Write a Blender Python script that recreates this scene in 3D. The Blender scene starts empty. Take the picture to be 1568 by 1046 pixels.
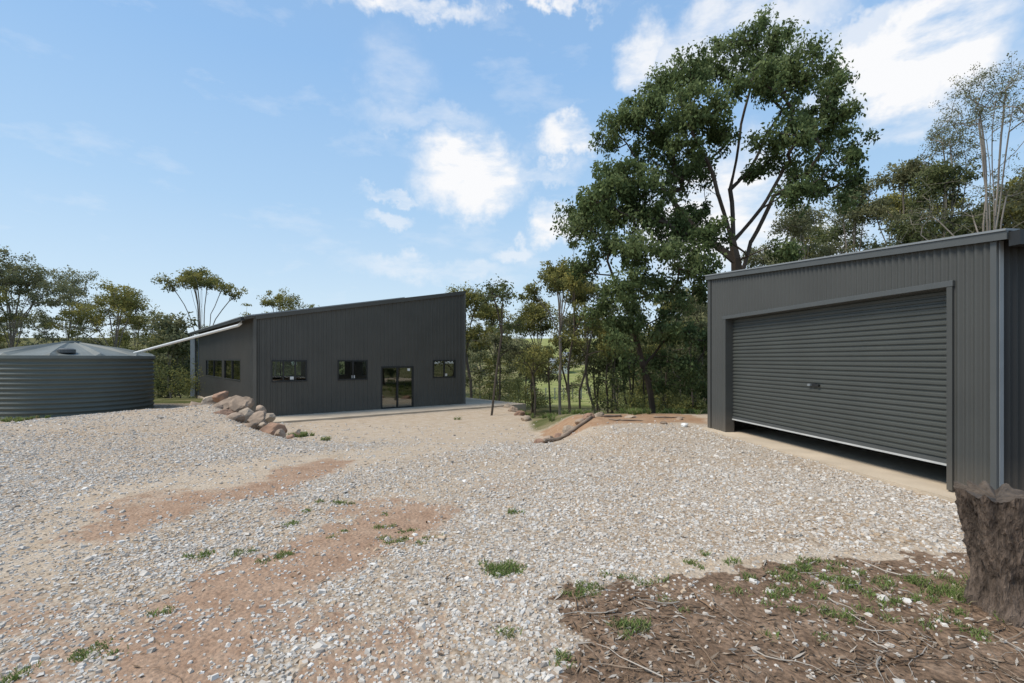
import bpy, math, numpy as np
from mathutils import Vector
F=750.0; CX=784.0; HY=550.0; CZ=1.7
scn=bpy.context.scene
RNG=np.random.default_rng(7)
def G(px,py,z=0.0):
    Y=F*(CZ-z)/(py-HY); return ((px-CX)/F*Y,Y)
def P(px,py,Y): return ((px-CX)/F*Y,Y,CZ-(py-HY)/F*Y)
def ss(a,b,t):
    t=np.clip((np.asarray(t,float)-a)/(b-a),0,1); return t*t*(3-2*t)
def vnoise(x,y,seed=0):
    x=np.asarray(x,float);y=np.asarray(y,float)
    xi=np.floor(x).astype(np.int64);yi=np.floor(y).astype(np.int64);fx=x-xi;fy=y-yi
    fx=fx*fx*(3-2*fx);fy=fy*fy*(3-2*fy)
    def h(a,b):
        n=(a*374761393+b*668265263+seed*1442695041)&0x7fffffff
        n=((n^(n>>13))*1274126177)&0x7fffffff
        return ((n^(n>>16))&0xffff)/65535.0
    return (h(xi,yi)*(1-fx)+h(xi+1,yi)*fx)*(1-fy)+(h(xi,yi+1)*(1-fx)+h(xi+1,yi+1)*fx)*fy
def fbm(x,y,seed=0,o=4):
    s=0;a=.5;t=0
    for i in range(o):
        s=s+a*vnoise(x*2**i,y*2**i,seed+i);t+=a;a*=.5
    return s/t
# ---------- materials
def mat(name):
    m=bpy.data.materials.new(name);m.use_nodes=True
    nt=m.node_tree;b=nt.nodes['Principled BSDF'];return m,nt,b
def nn(nt,t,**k):
    n=nt.nodes.new(t)
    for a,v in k.items(): setattr(n,a,v)
    return n
def simple(name,col,rough=.6,var=.12,scale=3.0,metal=0.0,bump=0.0,bscale=40,dirt=0):
    m,nt,b=mat(name);L=nt.links
    tc=nn(nt,'ShaderNodeTexCoord')
    no=nn(nt,'ShaderNodeTexNoise');no.inputs['Scale'].default_value=scale;no.inputs['Detail'].default_value=4
    L.new(tc.outputs['Object'],no.inputs['Vector'])
    cr=nn(nt,'ShaderNodeValToRGB')
    c=np.array(col)
    cr.color_ramp.elements[0].color=(*(c*(1-var)),1);cr.color_ramp.elements[1].color=(*(c*(1+var)),1)
    cr.color_ramp.elements[0].position=.3;cr.color_ramp.elements[1].position=.7
    L.new(no.outputs['Fac'],cr.inputs['Fac']);last=cr.outputs['Color']
    if dirt:
        sx=nn(nt,'ShaderNodeSeparateXYZ');L.new(tc.outputs['Object'],sx.inputs[0])
        mr=nn(nt,'ShaderNodeMapRange');mr.inputs[1].default_value=dirt+.5;mr.inputs[2].default_value=dirt;mr.inputs[3].default_value=0;mr.inputs[4].default_value=.3;L.new(sx.outputs[2],mr.inputs[0])
        mx=nn(nt,'ShaderNodeMixRGB');L.new(mr.outputs[0],mx.inputs[0]);L.new(last,mx.inputs[1]);mx.inputs[2].default_value=(.22,.17,.12,1);last=mx.outputs[0]
    L.new(last,b.inputs['Base Color'])
    b.inputs['Roughness'].default_value=rough;b.inputs['Metallic'].default_value=metal
    if bump>0:
        n2=nn(nt,'ShaderNodeTexNoise');n2.inputs['Scale'].default_value=bscale;n2.inputs['Detail'].default_value=6
        L.new(tc.outputs['Object'],n2.inputs['Vector'])
        bp=nn(nt,'ShaderNodeBump');bp.inputs['Strength'].default_value=bump;bp.inputs['Distance'].default_value=.05
        L.new(n2.outputs['Fac'],bp.inputs['Height']);L.new(bp.outputs['Normal'],b.inputs['Normal'])
    return m
M_house=simple('house_steel',(.085,.080,.067),.62,.08,1.2,dirt=-.64)
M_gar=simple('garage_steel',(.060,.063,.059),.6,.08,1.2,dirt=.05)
M_garshade=simple('garage_steel_shaded',(.022,.023,.022),.6,.08,1.2,dirt=.08)  # same garage steel, with the end wall's shade painted into the base colour
M_door=simple('door_steel',(.066,.072,.066),.5,.07,1.5)
M_trim=simple('trim_steel',(.08,.086,.085),.5,.05)
M_lt=simple('light_trim',(.22,.24,.25),.5,.08)
M_white=simple('white_pvc',(.70,.70,.67),.4,.05)
M_dark=simple('dark_frame',(.016,.017,.017),.5,.1)
M_rubber=simple('seal',(.5,.51,.5),.5,.1)
M_conc=simple('concrete',(.52,.43,.32),.9,.15,1.5,bump=.2)
M_rock=simple('rock',(.29,.215,.155),.9,.4,2.6,bump=.8,bscale=7)
M_tank=simple('tank_steel',(.098,.11,.094),.55,.1,1.0)
M_tankroof=simple('tank_roof',(.135,.15,.138),.6,.15,1.0)
def glass_mat():
    m,nt,b=mat('window_glass');L=nt.links
    nt.nodes.remove(b)
    out=[n for n in nt.nodes if n.type=='OUTPUT_MATERIAL'][0]
    tr=nn(nt,'ShaderNodeBsdfTransparent');tr.inputs[0].default_value=(.85,.9,.88,1)
    gl=nn(nt,'ShaderNodeBsdfGlossy');gl.inputs['Roughness'].default_value=.02
    fr=nn(nt,'ShaderNodeFresnel');fr.inputs[0].default_value=1.5
    ad=nn(nt,'ShaderNodeMath',operation='ADD');ad.inputs[1].default_value=.12
    mx=nn(nt,'ShaderNodeMixShader')
    L.new(fr.outputs[0],ad.inputs[0]);L.new(ad.outputs[0],mx.inputs[0]);L.new(tr.outputs[0],mx.inputs[1]);L.new(gl.outputs[0],mx.inputs[2]);L.new(mx.outputs[0],out.inputs[0])
    return m
M_glass=glass_mat()
def attr_mat(name,rough=.8,transl=0.0,bump=0.0,bscale=30,stretch=None):
    m,nt,b=mat(name);L=nt.links
    at=nn(nt,'ShaderNodeAttribute',attribute_name='col')
    out=[n for n in nt.nodes if n.type=='OUTPUT_MATERIAL'][0]
    if bump==0:
        nt.nodes.remove(b)
        df_=nn(nt,'ShaderNodeBsdfDiffuse');L.new(at.outputs['Color'],df_.inputs[0]);L.new(df_.outputs[0],out.inputs[0])
        if transl>0:
            tl=nn(nt,'ShaderNodeBsdfTranslucent');L.new(at.outputs['Color'],tl.inputs[0])
            mx=nn(nt,'ShaderNodeMixShader');mx.inputs[0].default_value=transl
            L.new(df_.outputs[0],mx.inputs[1]);L.new(tl.outputs[0],mx.inputs[2]);L.new(mx.outputs[0],out.inputs[0])
        return m
    b.inputs['Roughness'].default_value=rough
    tc=nn(nt,'ShaderNodeTexCoord');mp=nn(nt,'ShaderNodeMapping')
    if stretch: mp.inputs['Scale'].default_value=stretch
    n2=nn(nt,'ShaderNodeTexNoise');n2.inputs['Scale'].default_value=bscale;n2.inputs['Detail'].default_value=6
    L.new(tc.outputs['Object'],mp.inputs[0]);L.new(mp.outputs[0],n2.inputs['Vector'])
    bp=nn(nt,'ShaderNodeBump');bp.inputs['Strength'].default_value=bump;bp.inputs['Distance'].default_value=.04
    L.new(n2.outputs['Fac'],bp.inputs['Height']);L.new(bp.outputs['Normal'],b.inputs['Normal'])
    mm=nn(nt,'ShaderNodeMixRGB',blend_type='MULTIPLY');mm.inputs[0].default_value=.8
    cr=nn(nt,'ShaderNodeValToRGB');cr.color_ramp.elements[0].position=.35;cr.color_ramp.elements[0].color=(.35,.33,.3,1);cr.color_ramp.elements[1].position=.62
    L.new(n2.outputs['Fac'],cr.inputs[0]);L.new(at.outputs['Color'],mm.inputs[1]);L.new(cr.outputs[0],mm.inputs[2]);L.new(mm.outputs[0],b.inputs['Base Color'])
    return m
M_leaf=attr_mat('leaf',.55,.38)
M_bark=attr_mat('bark',.9)
M_stone=attr_mat('gravel_stone',.85)
M_grass=attr_mat('grass_blade',.6,.3)
M_litter=attr_mat('litter_mat',.85)
M_stump=attr_mat('stump_bark',.95,0,1.0,22,(2.0,2.0,.45))
# ---------- mesh helpers
def mesh_np(name,V,Q,mats,col=None,midx=None,parent=None,smooth=False):
    V=np.asarray(V,np.float32);Q=np.asarray(Q,np.int32);k=Q.shape[1]
    me=bpy.data.meshes.new(name);me.vertices.add(len(V));me.vertices.foreach_set('co',V.ravel())
    me.loops.add(Q.size);me.loops.foreach_set('vertex_index',Q.ravel())
    me.polygons.add(len(Q));me.polygons.foreach_set('loop_start',np.arange(0,Q.size,k,dtype=np.int32))
    me.update(calc_edges=True)
    for m in (mats if isinstance(mats,list) else [mats]): me.materials.append(m)
    if midx is not None: me.polygons.foreach_set('material_index',np.asarray(midx,np.int32))
    me.polygons.foreach_set('use_smooth',np.full(len(Q),smooth,dtype=bool))
    if col is not None:
        a=me.attributes.new('col','FLOAT_COLOR','POINT')
        c=np.ones((len(V),4),np.float32);c[:,:col.shape[1]]=col;a.data.foreach_set('color',c.ravel())
    ob=bpy.data.objects.new(name,me);scn.collection.objects.link(ob)
    if parent: ob.parent=parent
    return ob
def empty(name):
    o=bpy.data.objects.new(name,None);scn.collection.objects.link(o);return o
def pyobj(name,verts,faces,m,parent=None,smooth=False,bevel=0):
    me=bpy.data.meshes.new(name);me.from_pydata([tuple(v) for v in verts],[],faces);me.materials.append(m);me.update()
    if smooth:
        for p in me.polygons:p.use_smooth=True
    ob=bpy.data.objects.new(name,me);scn.collection.objects.link(ob)
    if parent:ob.parent=parent
    if bevel:
        b=ob.modifiers.new('b','BEVEL');b.width=bevel;b.segments=2
    return ob
BF=[(0,3,2,1),(4,5,6,7),(0,1,5,4),(1,2,6,5),(2,3,7,6),(3,0,4,7)]
def beam(name,p0,p1,z0a,z0b,z1a,z1b,o0,o1,m,parent,bevel=0):
    p0=np.array(p0,float);p1=np.array(p1,float);d=(p1-p0)/np.linalg.norm(p1-p0);n=np.array([d[1],-d[0]])
    a=p0+n*o1;b=p1+n*o1;c=p1+n*o0;e=p0+n*o0
    vs=[(*a,z0a),(*b,z1a),(*c,z1a),(*e,z0a),(*a,z0b),(*b,z1b),(*c,z1b),(*e,z0b)]
    return pyobj(name,vs,BF,m,parent,bevel=bevel)
def wall(name,p0,p1,zb,zt0,zt1,ops,m,parent,pitch=.2,dep=.02,prof=None):
    p0=np.array(p0,float);p1=np.array(p1,float);Ln=np.linalg.norm(p1-p0);d=(p1-p0)/Ln;n=np.array([d[1],-d[0]])
    prof=prof or [(0,0),(.62,0),(.72,1),(.9,1)]
    xs=[];
    for k in range(int(Ln/pitch)+1):
        for f,_ in prof: xs.append(k*pitch+f*pitch)
    fx=[q[0] for q in prof]+[1.0];fv=[q[1] for q in prof]+[prof[0][1]]
    xs+= [0,Ln]+[o[0] for o in ops]+[o[1] for o in ops]
    xs=sorted(set(round(x,4) for x in xs if 0<=x<=Ln))
    V=[];Q=[]
    for a,b in zip(xs[:-1],xs[1:]):
        if b-a<1e-3: continue
        mid=(a+b)/2
        cuts=sorted([(o[2],o[3]) for o in ops if o[0]<mid<o[1]])
        def off(x): return np.interp((x/pitch)%1.0,fx,fv)*dep
        zta=zt0+(zt1-zt0)*a/Ln;ztb=zt0+(zt1-zt0)*b/Ln
        lo=zb;segs=[]
        for c0,c1 in cuts:
            if c0>lo+1e-4: segs.append((lo,lo,c0,c0))
            lo=c1
        segs.append((lo,lo,zta,ztb))
        oa=off(a+1e-6);ob_=off(b-1e-6)
        pa=p0+d*a+n*oa;pb=p0+d*b+n*ob_
        for s in segs:
            i=len(V);V+=[(*pa,s[0]),(*pb,s[1]),(*pb,s[3]),(*pa,s[2])];Q.append((i,i+1,i+2,i+3))
    return mesh_np(name,V,Q,m,parent=parent)
def s_at(px,p0,p1):
    p0=np.array(p0,float);p1=np.array(p1,float);d=(p1-p0)/np.linalg.norm(p1-p0);u=(px-CX)/F
    return (u*p0[1]-p0[0])/(d[0]-u*d[1])
def along(p0,p1,s):
    p0=np.array(p0,float);p1=np.array(p1,float);d=(p1-p0)/np.linalg.norm(p1-p0);return p0+d*s
def window(name,p0,p1,s0,s1,z0,z1,parent,nm=1,fr=.05,mfr=None):
    mfr=mfr or M_dark
    a=along(p0,p1,s0);b=along(p0,p1,s1)
    e=empty(name);e.parent=parent
    beam('frame_top',a,b,z1-fr,z1+.01,z1-fr,z1+.01,-.06,.035,mfr,e)
    beam('frame_bottom',a,b,z0-.01,z0+fr,z0-.01,z0+fr,-.06,.04,mfr,e)
    for i in range(nm+2):
        t=i/(nm+1);c=s0+(s1-s0)*t
        q0=along(p0,p1,c-(fr/2 if 0<i<nm+1 else (0 if i==0 else fr)));q1=along(p0,p1,c+(fr/2 if 0<i<nm+1 else (fr if i==0 else 0)))
        beam('frame_upright',q0,q1,z0+fr,z1-fr,z0+fr,z1-fr,-.055,.032,mfr,e)
    beam('glass',along(p0,p1,s0+.01),along(p0,p1,s1-.01),z0+.01,z1-.01,z0+.01,z1-.01,-.02,-.012,M_glass,e)
    return e
# ---------- terrain
def H(x,y,micro=True):
    x=np.asarray(x,float);y=np.asarray(y,float)
    drive=-.66*ss(7,16.5,y)
    pad=-.08*ss(8,14,y)-.42*ss(-12.5,-18,x)*ss(8,17,y)
    ax,ay=-5.9,12.6;bx,by=-10.2,17.8;dx,dy=bx-ax,by-ay;L=math.hypot(dx,dy)
    sd_left=((x-ax)*dy-(y-ay)*dx)/L
    w=ss(.4,-.9,sd_left)*ss(9,13,y)
    z=drive*(1-w)+pad*w
    z=z+.28*np.exp(-(((x+9.9)/1.6)**2+((y-16.2)/1.3)**2))
    back=ss(17.6,19.4,y)*ss(-8.5,-10.5,x)
    z=z*(1-back)+(-.66*ss(-15,-12,x)-.52*(1-ss(-15,-12,x)))*back
    e=ss(.1,1.6,x-(0.9-.1*(y-12)))
    rp=.02*ss(3,9,y)+.06*np.exp(-((y-13.4)/.8)**2)
    rp=rp*(1-ss(14.3,17,y))-1.5*ss(14.3,26,y)
    z=z*(1-e)+(rp)*e
    far=ss(26,44,y)
    z=z-1.5*far*(1-e)
    z=z-.8*ss(30,48,y)+7.0*ss(55,170,y)+14*ss(170,420,y)
    z=z+1.0*ss(-40,-120,x)*ss(0,30,y)
    if micro:
        z=z+.06*(fbm(x*.5,y*.5,3)-.5)*ss(1,4,np.hypot(x,y))+.03*(fbm(x*3,y*3,5)-.5)
    return z
def poly_in(px,py,poly):
    px=np.asarray(px);ins=np.zeros(px.shape,bool);n=len(poly);j=n-1
    for i in range(n):
        xi,yi=poly[i];xj,yj=poly[j]
        c=((yi>py)!=(yj>py))&(px<(xj-xi)*(py-yi)/(yj-yi+1e-12)+xi);ins^=c;j=i
    return ins
def stroke(x,y,pts,hw,soft=.5):
    d=np.full(x.shape,1e9)
    for (ax,ay),(bx,by) in zip(pts[:-1],pts[1:]):
        vx,vy=bx-ax,by-ay;t=np.clip(((x-ax)*vx+(y-ay)*vy)/(vx*vx+vy*vy),0,1)
        d=np.minimum(d,np.hypot(x-ax-t*vx,y-ay-t*vy))
    return ss(hw*(1+soft),hw*(1-soft),d)
g=lambda l,z=0:[G(a,b,z) for a,b in l]
S1=g([(150,1120),(270,1010),(380,910),(500,840),(640,790)])
S1b=g([(60,1010),(250,960),(400,880)])
S2=g([(190,805),(300,765),(400,750),(500,705)])
S3=g([(230,775),(430,728),(600,695),(700,668)],-.15)+g([(740,640)],-.6)
S4=g([(-50,900),(160,800),(300,745)])
S6=g([(500,800),(700,735),(850,700)])
DP=[G(a,b) for a,b in [(815,1046),(838,960),(845,912),(960,890),(1120,866),(1300,852),(1480,842),(1700,835)]]
DP=[(0.12,-6),(0.12,1.5)]+DP+[(7,4.7),(16,4.6),(16,-6)]
TB=g([(1050,862),(1250,848),(1480,838)])
def masks(x,y):
    wx=x+.55*(fbm(x*1.6,y*1.6,11)-.5)+.34*(fbm(x*7,y*7,12)-.5);wy=y+.55*(fbm(x*1.6,y*1.6,13)-.5)+.34*(fbm(x*7,y*7,14)-.5)
    n1=fbm(x*2.2,y*2.2,51)
    R=np.maximum.reduce([stroke(wx,wy,S1,.46,.8)*(.45+1.1*n1),.65*stroke(wx,wy,S1b,.42,.9)*(.35+1.2*n1),.9*stroke(wx,wy,S2,.38,.9)])
    R=np.clip(R,0,1)
    R=np.maximum(R,ss(.54,.7,fbm(x*.9,y*.9,21))*.6*ss(9,5,y)*ss(1.2,-.5,x))
    R=np.maximum(R,.6*ss(.3,-.9,x)*ss(4.4,3,y)*ss(.35,.6,n1))
    T=np.maximum.reduce([stroke(wx,wy,S3,1.0,.7),.75*stroke(wx,wy,S4,.6,.8),.45*stroke(wx,wy,S6,.6,.9),.9*stroke(wx,wy,TB,.16,.8)])
    T=np.maximum(T,ss(10,15,y)*ss(-9,-7,x)*.9)
    D=poly_in(wx,wy,DP).astype(float)*(.8+.2*ss(.4,.55,n1))
    D=np.maximum(D,ss(6.0,6.5,x)*ss(5.3,5,y)*1.0)
    O=ss(12.2,13.0,wy)*ss(.6,1.1,wx)*ss(16,15,wy)*ss(5.5,4.9,wx)
    veg=np.maximum(ss(14.8,16.5,y)*ss(.2,1.2,x),ss(28,32,y))
    veg=np.maximum(veg,ss(-21,-23,x));veg=np.maximum(veg,ss(23,26,y)*ss(-13,-15,x));veg=np.maximum(veg,ss(12.4,13.5,x))
    veg=np.maximum(veg,ss(24.5,26,y)*ss(-.2,.6,x))
    return R,D,T,O,veg
ys=np.concatenate([np.linspace(-40,0,16)[:-1],np.linspace(0,2,16)[:-1],np.linspace(2,6,110)[:-1],np.linspace(6,12,90)[:-1],np.linspace(12,26,110)[:-1],np.geomspace(26,520,70)])
xh=np.concatenate([np.linspace(0,5,110)[:-1],np.linspace(5,14,90)[:-1],np.linspace(14,30,50)[:-1],np.geomspace(30,520,30)])
xs=np.concatenate([-xh[::-1][:-1],xh])
X,Y=np.meshgrid(xs,ys);Z=H(X,Y)
R,D,T,O,Vg=masks(X,Y)
PAD=ss(30,42,Y)*ss(-3,2,X-.02*Y)*ss(6,0,X-.2*Y)
ny,nx=X.shape
idx=np.arange(ny*nx).reshape(ny,nx)
Q=np.stack([idx[:-1,:-1],idx[:-1,1:],idx[1:,1:],idx[1:,:-1]],-1).reshape(-1,4)
def ground_mat():
    m,nt,b=mat('ground_mat');L=nt.links
    out=[n for n in nt.nodes if n.type=='OUTPUT_MATERIAL'][0]
    nt.nodes.remove(b);b=nn(nt,'ShaderNodeBsdfDiffuse');L.new(b.outputs[0],out.inputs[0])
    tc=nn(nt,'ShaderNodeTexCoord')
    def noise(sc,det=5,rough=.6):
        n=nn(nt,'ShaderNodeTexNoise');n.inputs['Scale'].default_value=sc;n.inputs['Detail'].default_value=det;n.inputs['Roughness'].default_value=rough
        L.new(tc.outputs['Object'],n.inputs['Vector']);return n
    def ramp(src,stops):
        r=nn(nt,'ShaderNodeValToRGB');e=r.color_ramp.elements
        while len(e)<len(stops): e.new(.5)
        for i,(p,c) in enumerate(stops): e[i].position=p;e[i].color=(*c,1) if len(c)==3 else c
        L.new(src,r.inputs[0]);return r.outputs[0]
    def mix(f,a,c,bt='MIX'):
        n=nn(nt,'ShaderNodeMixRGB',blend_type=bt)
        if isinstance(f,float): n.inputs[0].default_value=f
        else: L.new(f,n.inputs[0])
        for s,v in((1,a),(2,c)):
            if isinstance(v,tuple): n.inputs[s].default_value=(*v,1)
            else: L.new(v,n.inputs[s])
        return n.outputs[0]
    vo=nn(nt,'ShaderNodeTexVoronoi');vo.inputs['Scale'].default_value=30;L.new(tc.outputs['Object'],vo.inputs['Vector'])
    sep=nn(nt,'ShaderNodeSeparateColor');L.new(vo.outputs['Color'],sep.inputs[0])
    grav=ramp(sep.outputs[0],[(0,(.36,.295,.23)),(.3,(.46,.395,.325)),(.6,(.54,.485,.415)),(.85,(.62,.575,.51)),(1,(.48,.36,.25))])
    edge=ramp(vo.outputs['Distance'],[(.0,(1,1,1)),(.35,(.95,.94,.92)),(.6,(.65,.60,.53))])
    grav=mix(.7,grav,edge,'MULTIPLY')
    big=noise(.35,4)
    grav=mix(.9,grav,ramp(big.outputs[0],[(.35,(.94,.86,.77)),(.65,(1,1,1))]),'MULTIPLY')
    fine=noise(30,5,.7);mid=noise(4,5,.65)
    tan=mix(.7,ramp(mid.outputs[0],[(.3,(.45,.345,.24)),(.7,(.56,.475,.375))]),ramp(fine.outputs[0],[(.3,(.6,.6,.6)),(.65,(1.1,1.1,1.1))]),'MULTIPLY')
    dirt=mix(.8,ramp(mid.outputs[0],[(.3,(.33,.21,.14)),(.7,(.46,.325,.23))]),ramp(fine.outputs[0],[(.3,(.6,.6,.6)),(.65,(1.1,1.1,1.1))]),'MULTIPLY')
    brown=mix(.9,ramp(mid.outputs[0],[(.3,(.145,.10,.068)),(.52,(.24,.168,.116)),(.72,(.36,.265,.19))]),ramp(fine.outputs[0],[(.32,(.38,.38,.38)),(.62,(1.15,1.1,1.07))]),'MULTIPLY')
    orange=ramp(mid.outputs[0],[(.3,(.31,.185,.11)),(.7,(.41,.28,.18))])
    vegn=noise(.5,5,.65)
    veg=mix(.7,ramp(vegn.outputs[0],[(.32,(.07,.085,.032)),(.48,(.135,.14,.06)),(.6,(.24,.21,.12)),(.78,(.34,.29,.17))]),ramp(fine.outputs[0],[(.3,(.5,.5,.5)),(.7,(1.1,1.1,1.1))]),'MULTIPLY')
    padc=ramp(vegn.outputs[0],[(.3,(.17,.20,.07)),(.5,(.25,.27,.10)),(.7,(.38,.34,.18))])
    at=nn(nt,'ShaderNodeAttribute',attribute_name='col');s=nn(nt,'ShaderNodeSeparateColor');L.new(at.outputs['Color'],s.inputs[0])
    at2=nn(nt,'ShaderNodeAttribute',attribute_name='col2');s2=nn(nt,'ShaderNodeSeparateColor');L.new(at2.outputs['Color'],s2.inputs[0])
    def thr(mask,n,w=.6):
        a=nn(nt,'ShaderNodeMath',operation='ADD');L.new(mask,a.inputs[0])
        mm=nn(nt,'ShaderNodeMath',operation='MULTIPLY_ADD');L.new(n,mm.inputs[0]);mm.inputs[1].default_value=w;mm.inputs[2].default_value=-w/2;L.new(mm.outputs[0],a.inputs[1])
        r=nn(nt,'ShaderNodeMapRange');r.inputs[1].default_value=.25;r.inputs[2].default_value=.65;L.new(a.outputs[0],r.inputs[0]);return r.outputs[0]
    fac=noise(9,5,.7).outputs[0]
    c=mix(thr(s.outputs[2],fac,1.2),grav,tan)
    c=mix(thr(s.outputs[0],fac,1.2),c,dirt)
    c=mix(thr(s2.outputs[0],fac,.8),c,orange)
    c=mix(thr(s.outputs[1],fac,.8),c,brown)
    c=mix(thr(s2.outputs[1],fac,.6),c,veg)
    c=mix(thr(s2.outputs[2],fac,.5),c,padc)
    L.new(c,b.inputs['Color'])
    bp=nn(nt,'ShaderNodeBump');bp.inputs['Strength'].default_value=.6;bp.inputs['Distance'].default_value=.025
    add=nn(nt,'ShaderNodeMath',operation='SUBTRACT');L.new(fine.outputs[0],add.inputs[0]);L.new(vo.outputs['Distance'],add.inputs[1])
    L.new(add.outputs[0],bp.inputs['Height']);L.new(bp.outputs[0],b.inputs['Normal'])
    return m
gcol=np.stack([R,D,T],-1).reshape(-1,3)
ground=mesh_np('ground',np.stack([X,Y,Z],-1).reshape(-1,3),Q,ground_mat(),gcol,smooth=True)
a2=ground.data.attributes.new('col2','FLOAT_COLOR','POINT')
c2=np.ones((ny*nx,4),np.float32);c2[:,0]=O.ravel();c2[:,1]=Vg.ravel();c2[:,2]=PAD.ravel();a2.data.foreach_set('color',c2.ravel())
# ---------- gravel stones
def stones(name,rng,x,y,size,cols,m,sink=.32,flat=.48):
    n=len(x)
    base=np.array([[-1,-1,-1],[1,-1,-1],[1,1,-1],[-1,1,-1],[-1,-1,1],[1,-1,1],[1,1,1],[-1,1,1]],float)
    v=base[None]*np.ones((n,1,1))*(.55+.6*rng.random((n,8,3)))*.5
    v[:,4:,:2]*=.7
    sc=size[:,None]*(.65+.7*rng.random((n,3)));sc[:,2]*=flat
    v=v*sc[:,None,:]
    a=rng.normal(0,.35,n);ca,sa=np.cos(a)[:,None],np.sin(a)[:,None]
    vy=v[:,:,1]*ca-v[:,:,2]*sa;vz=v[:,:,1]*sa+v[:,:,2]*ca;v[:,:,1]=vy;v[:,:,2]=vz
    a=rng.random(n)*6.283;ca,sa=np.cos(a)[:,None],np.sin(a)[:,None]
    vx=v[:,:,0]*ca-v[:,:,1]*sa;vy=v[:,:,0]*sa+v[:,:,1]*ca;v[:,:,0]=vx;v[:,:,1]=vy
    z=H(x,y)
    v[:,:,0]+=x[:,None];v[:,:,1]+=y[:,None];v[:,:,2]+=(z+size*flat*(.5-sink))[:,None]
    Qb=np.array(BF);q=(Qb[None]+8*np.arange(n)[:,None,None]).reshape(-1,4)
    return mesh_np(name,v.reshape(-1,3),q,m,np.repeat(cols,8,0))
def samp(rng,y0,y1,dens,lim=1.12):
    area=lim*(y1*y1-y0*y0);n=int(area*dens)
    y=np.sqrt(rng.random(n)*(y1*y1-y0*y0)+y0*y0);x=(rng.random(n)*2-1)*lim*y;return x,y
xsn=[];ysn=[];szn=[]
for y0,y1,d,s0 in [(1.9,4.5,2000,.0205),(4.5,7.5,950,.0235),(7.5,12,300,.029),(12,18,70,.037)]:
    x,y=samp(RNG,y0,y1,d);xsn.append(x);ysn.append(y);szn.append(s0*np.exp(RNG.normal(0,.36,len(x))))
x=np.concatenate(xsn);y=np.concatenate(ysn);sz=np.concatenate(szn)
r,dd,t,o,vg=masks(x,y)
pr=(1-.93*r)*(1-.975*dd)*(1-.8*t)*(1-.9*o)*(1-vg)*(.4+1.0*fbm(x*1.1,y*1.1,31))
gx=4.76+(11.8-y)*.125
pr=np.where((x>gx-.15)&(y>5.4),0,pr)
keep=RNG.random(len(x))<pr
x,y,sz=x[keep],y[keep],sz[keep]
pal=np.array([[.55,.505,.445],[.485,.435,.375],[.60,.56,.505],[.41,.36,.305],[.68,.65,.60],[.48,.37,.26],[.32,.28,.24]])
ci=RNG.choice(7,len(x),p=[.30,.24,.19,.12,.04,.08,.03])
cols=pal[ci]*(.87+.26*RNG.random((len(x),1)))
stones('gravel',RNG,x,y,sz,cols,M_stone)
print('stones',len(x))
# ---------- litter, twigs
x,y=samp(RNG,1.9,5.3,900);r,dd,t,o,vg=masks(x,y)
dk=fbm(x*1.7,y*1.7,41)
k=(RNG.random(len(x))<dd*ss(.36,.6,dk)*(.35+.65*ss(3.8,2.8,y)))|(RNG.random(len(x))<.015)
x,y=x[k],y[k];n=len(x)
L_=.012+.03*RNG.random(n)**2+(RNG.random(n)<.1)*.08*RNG.random(n);W_=np.minimum(.003+.008*RNG.random(n),L_*.4)
an=RNG.random(n)*6.283;dx=np.cos(an);dy=np.sin(an);z=H(x,y)+.005+.008*RNG.random(n);tl=RNG.normal(0,.25,n)
c=np.stack([x,y,z],-1);u=np.stack([dx,dy,tl],-1)*L_[:,None];w=np.stack([-dy,dx,RNG.normal(0,.4,n)],-1)*W_[:,None]
V=np.stack([c-u,c-w,c+u,c+w],1).reshape(-1,3)
lp=np.array([[.2,.14,.095],[.11,.08,.057],[.3,.235,.175],[.38,.34,.29],[.21,.14,.09]])
mesh_np('leaf_litter',V,np.arange(4*n).reshape(-1,4),M_litter,np.repeat(lp[RNG.integers(0,5,n)]*(.7+.5*RNG.random((n,1))),4,0))
def sticks(name,x,y,Ls,Rs,cols,m,rng):
    V=[];Qs=[];C=[]
    for i in range(len(x)):
        a=rng.random()*6.283;ns=5;p=np.array([x[i],y[i]]);rad=Rs[i]
        for k in range(ns+1):
            q=p.copy();z=float(H(q[0],q[1]))+rad+.006+.015*rng.random()
            for j in range(4):
                an=j*math.pi/2;off=np.array([-math.sin(a)*math.cos(an),math.cos(a)*math.cos(an),math.sin(an)])*rad*(1-.14*k)
                V.append((q[0]+off[0],q[1]+off[1],z+off[2]));C.append(cols[i])
            if k<ns:
                b=len(V)-4
                for j in range(4): Qs.append((b+j,b+(j+1)%4,b+4+(j+1)%4,b+4+j))
            a+=rng.normal(0,.3);p=p+np.array([math.cos(a),math.sin(a)])*Ls[i]/ns
    mesh_np(name,V,Qs,m,np.array(C))
x,y=samp(RNG,2.0,5.2,110);r,dd,t,o,vg=masks(x,y);k=(RNG.random(len(x))<dd*.8*(.3+.7*ss(3.9,2.9,y))+.012);x,y=x[k],y[k];n=len(x)
sticks('fallen_twigs',x,y,.05+.5*RNG.random(n)**2.6,.0015+.006*RNG.random(n)**3,lp[RNG.integers(0,5,n)]*(.7+.5*RNG.random((n,1))),M_litter,RNG)
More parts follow.
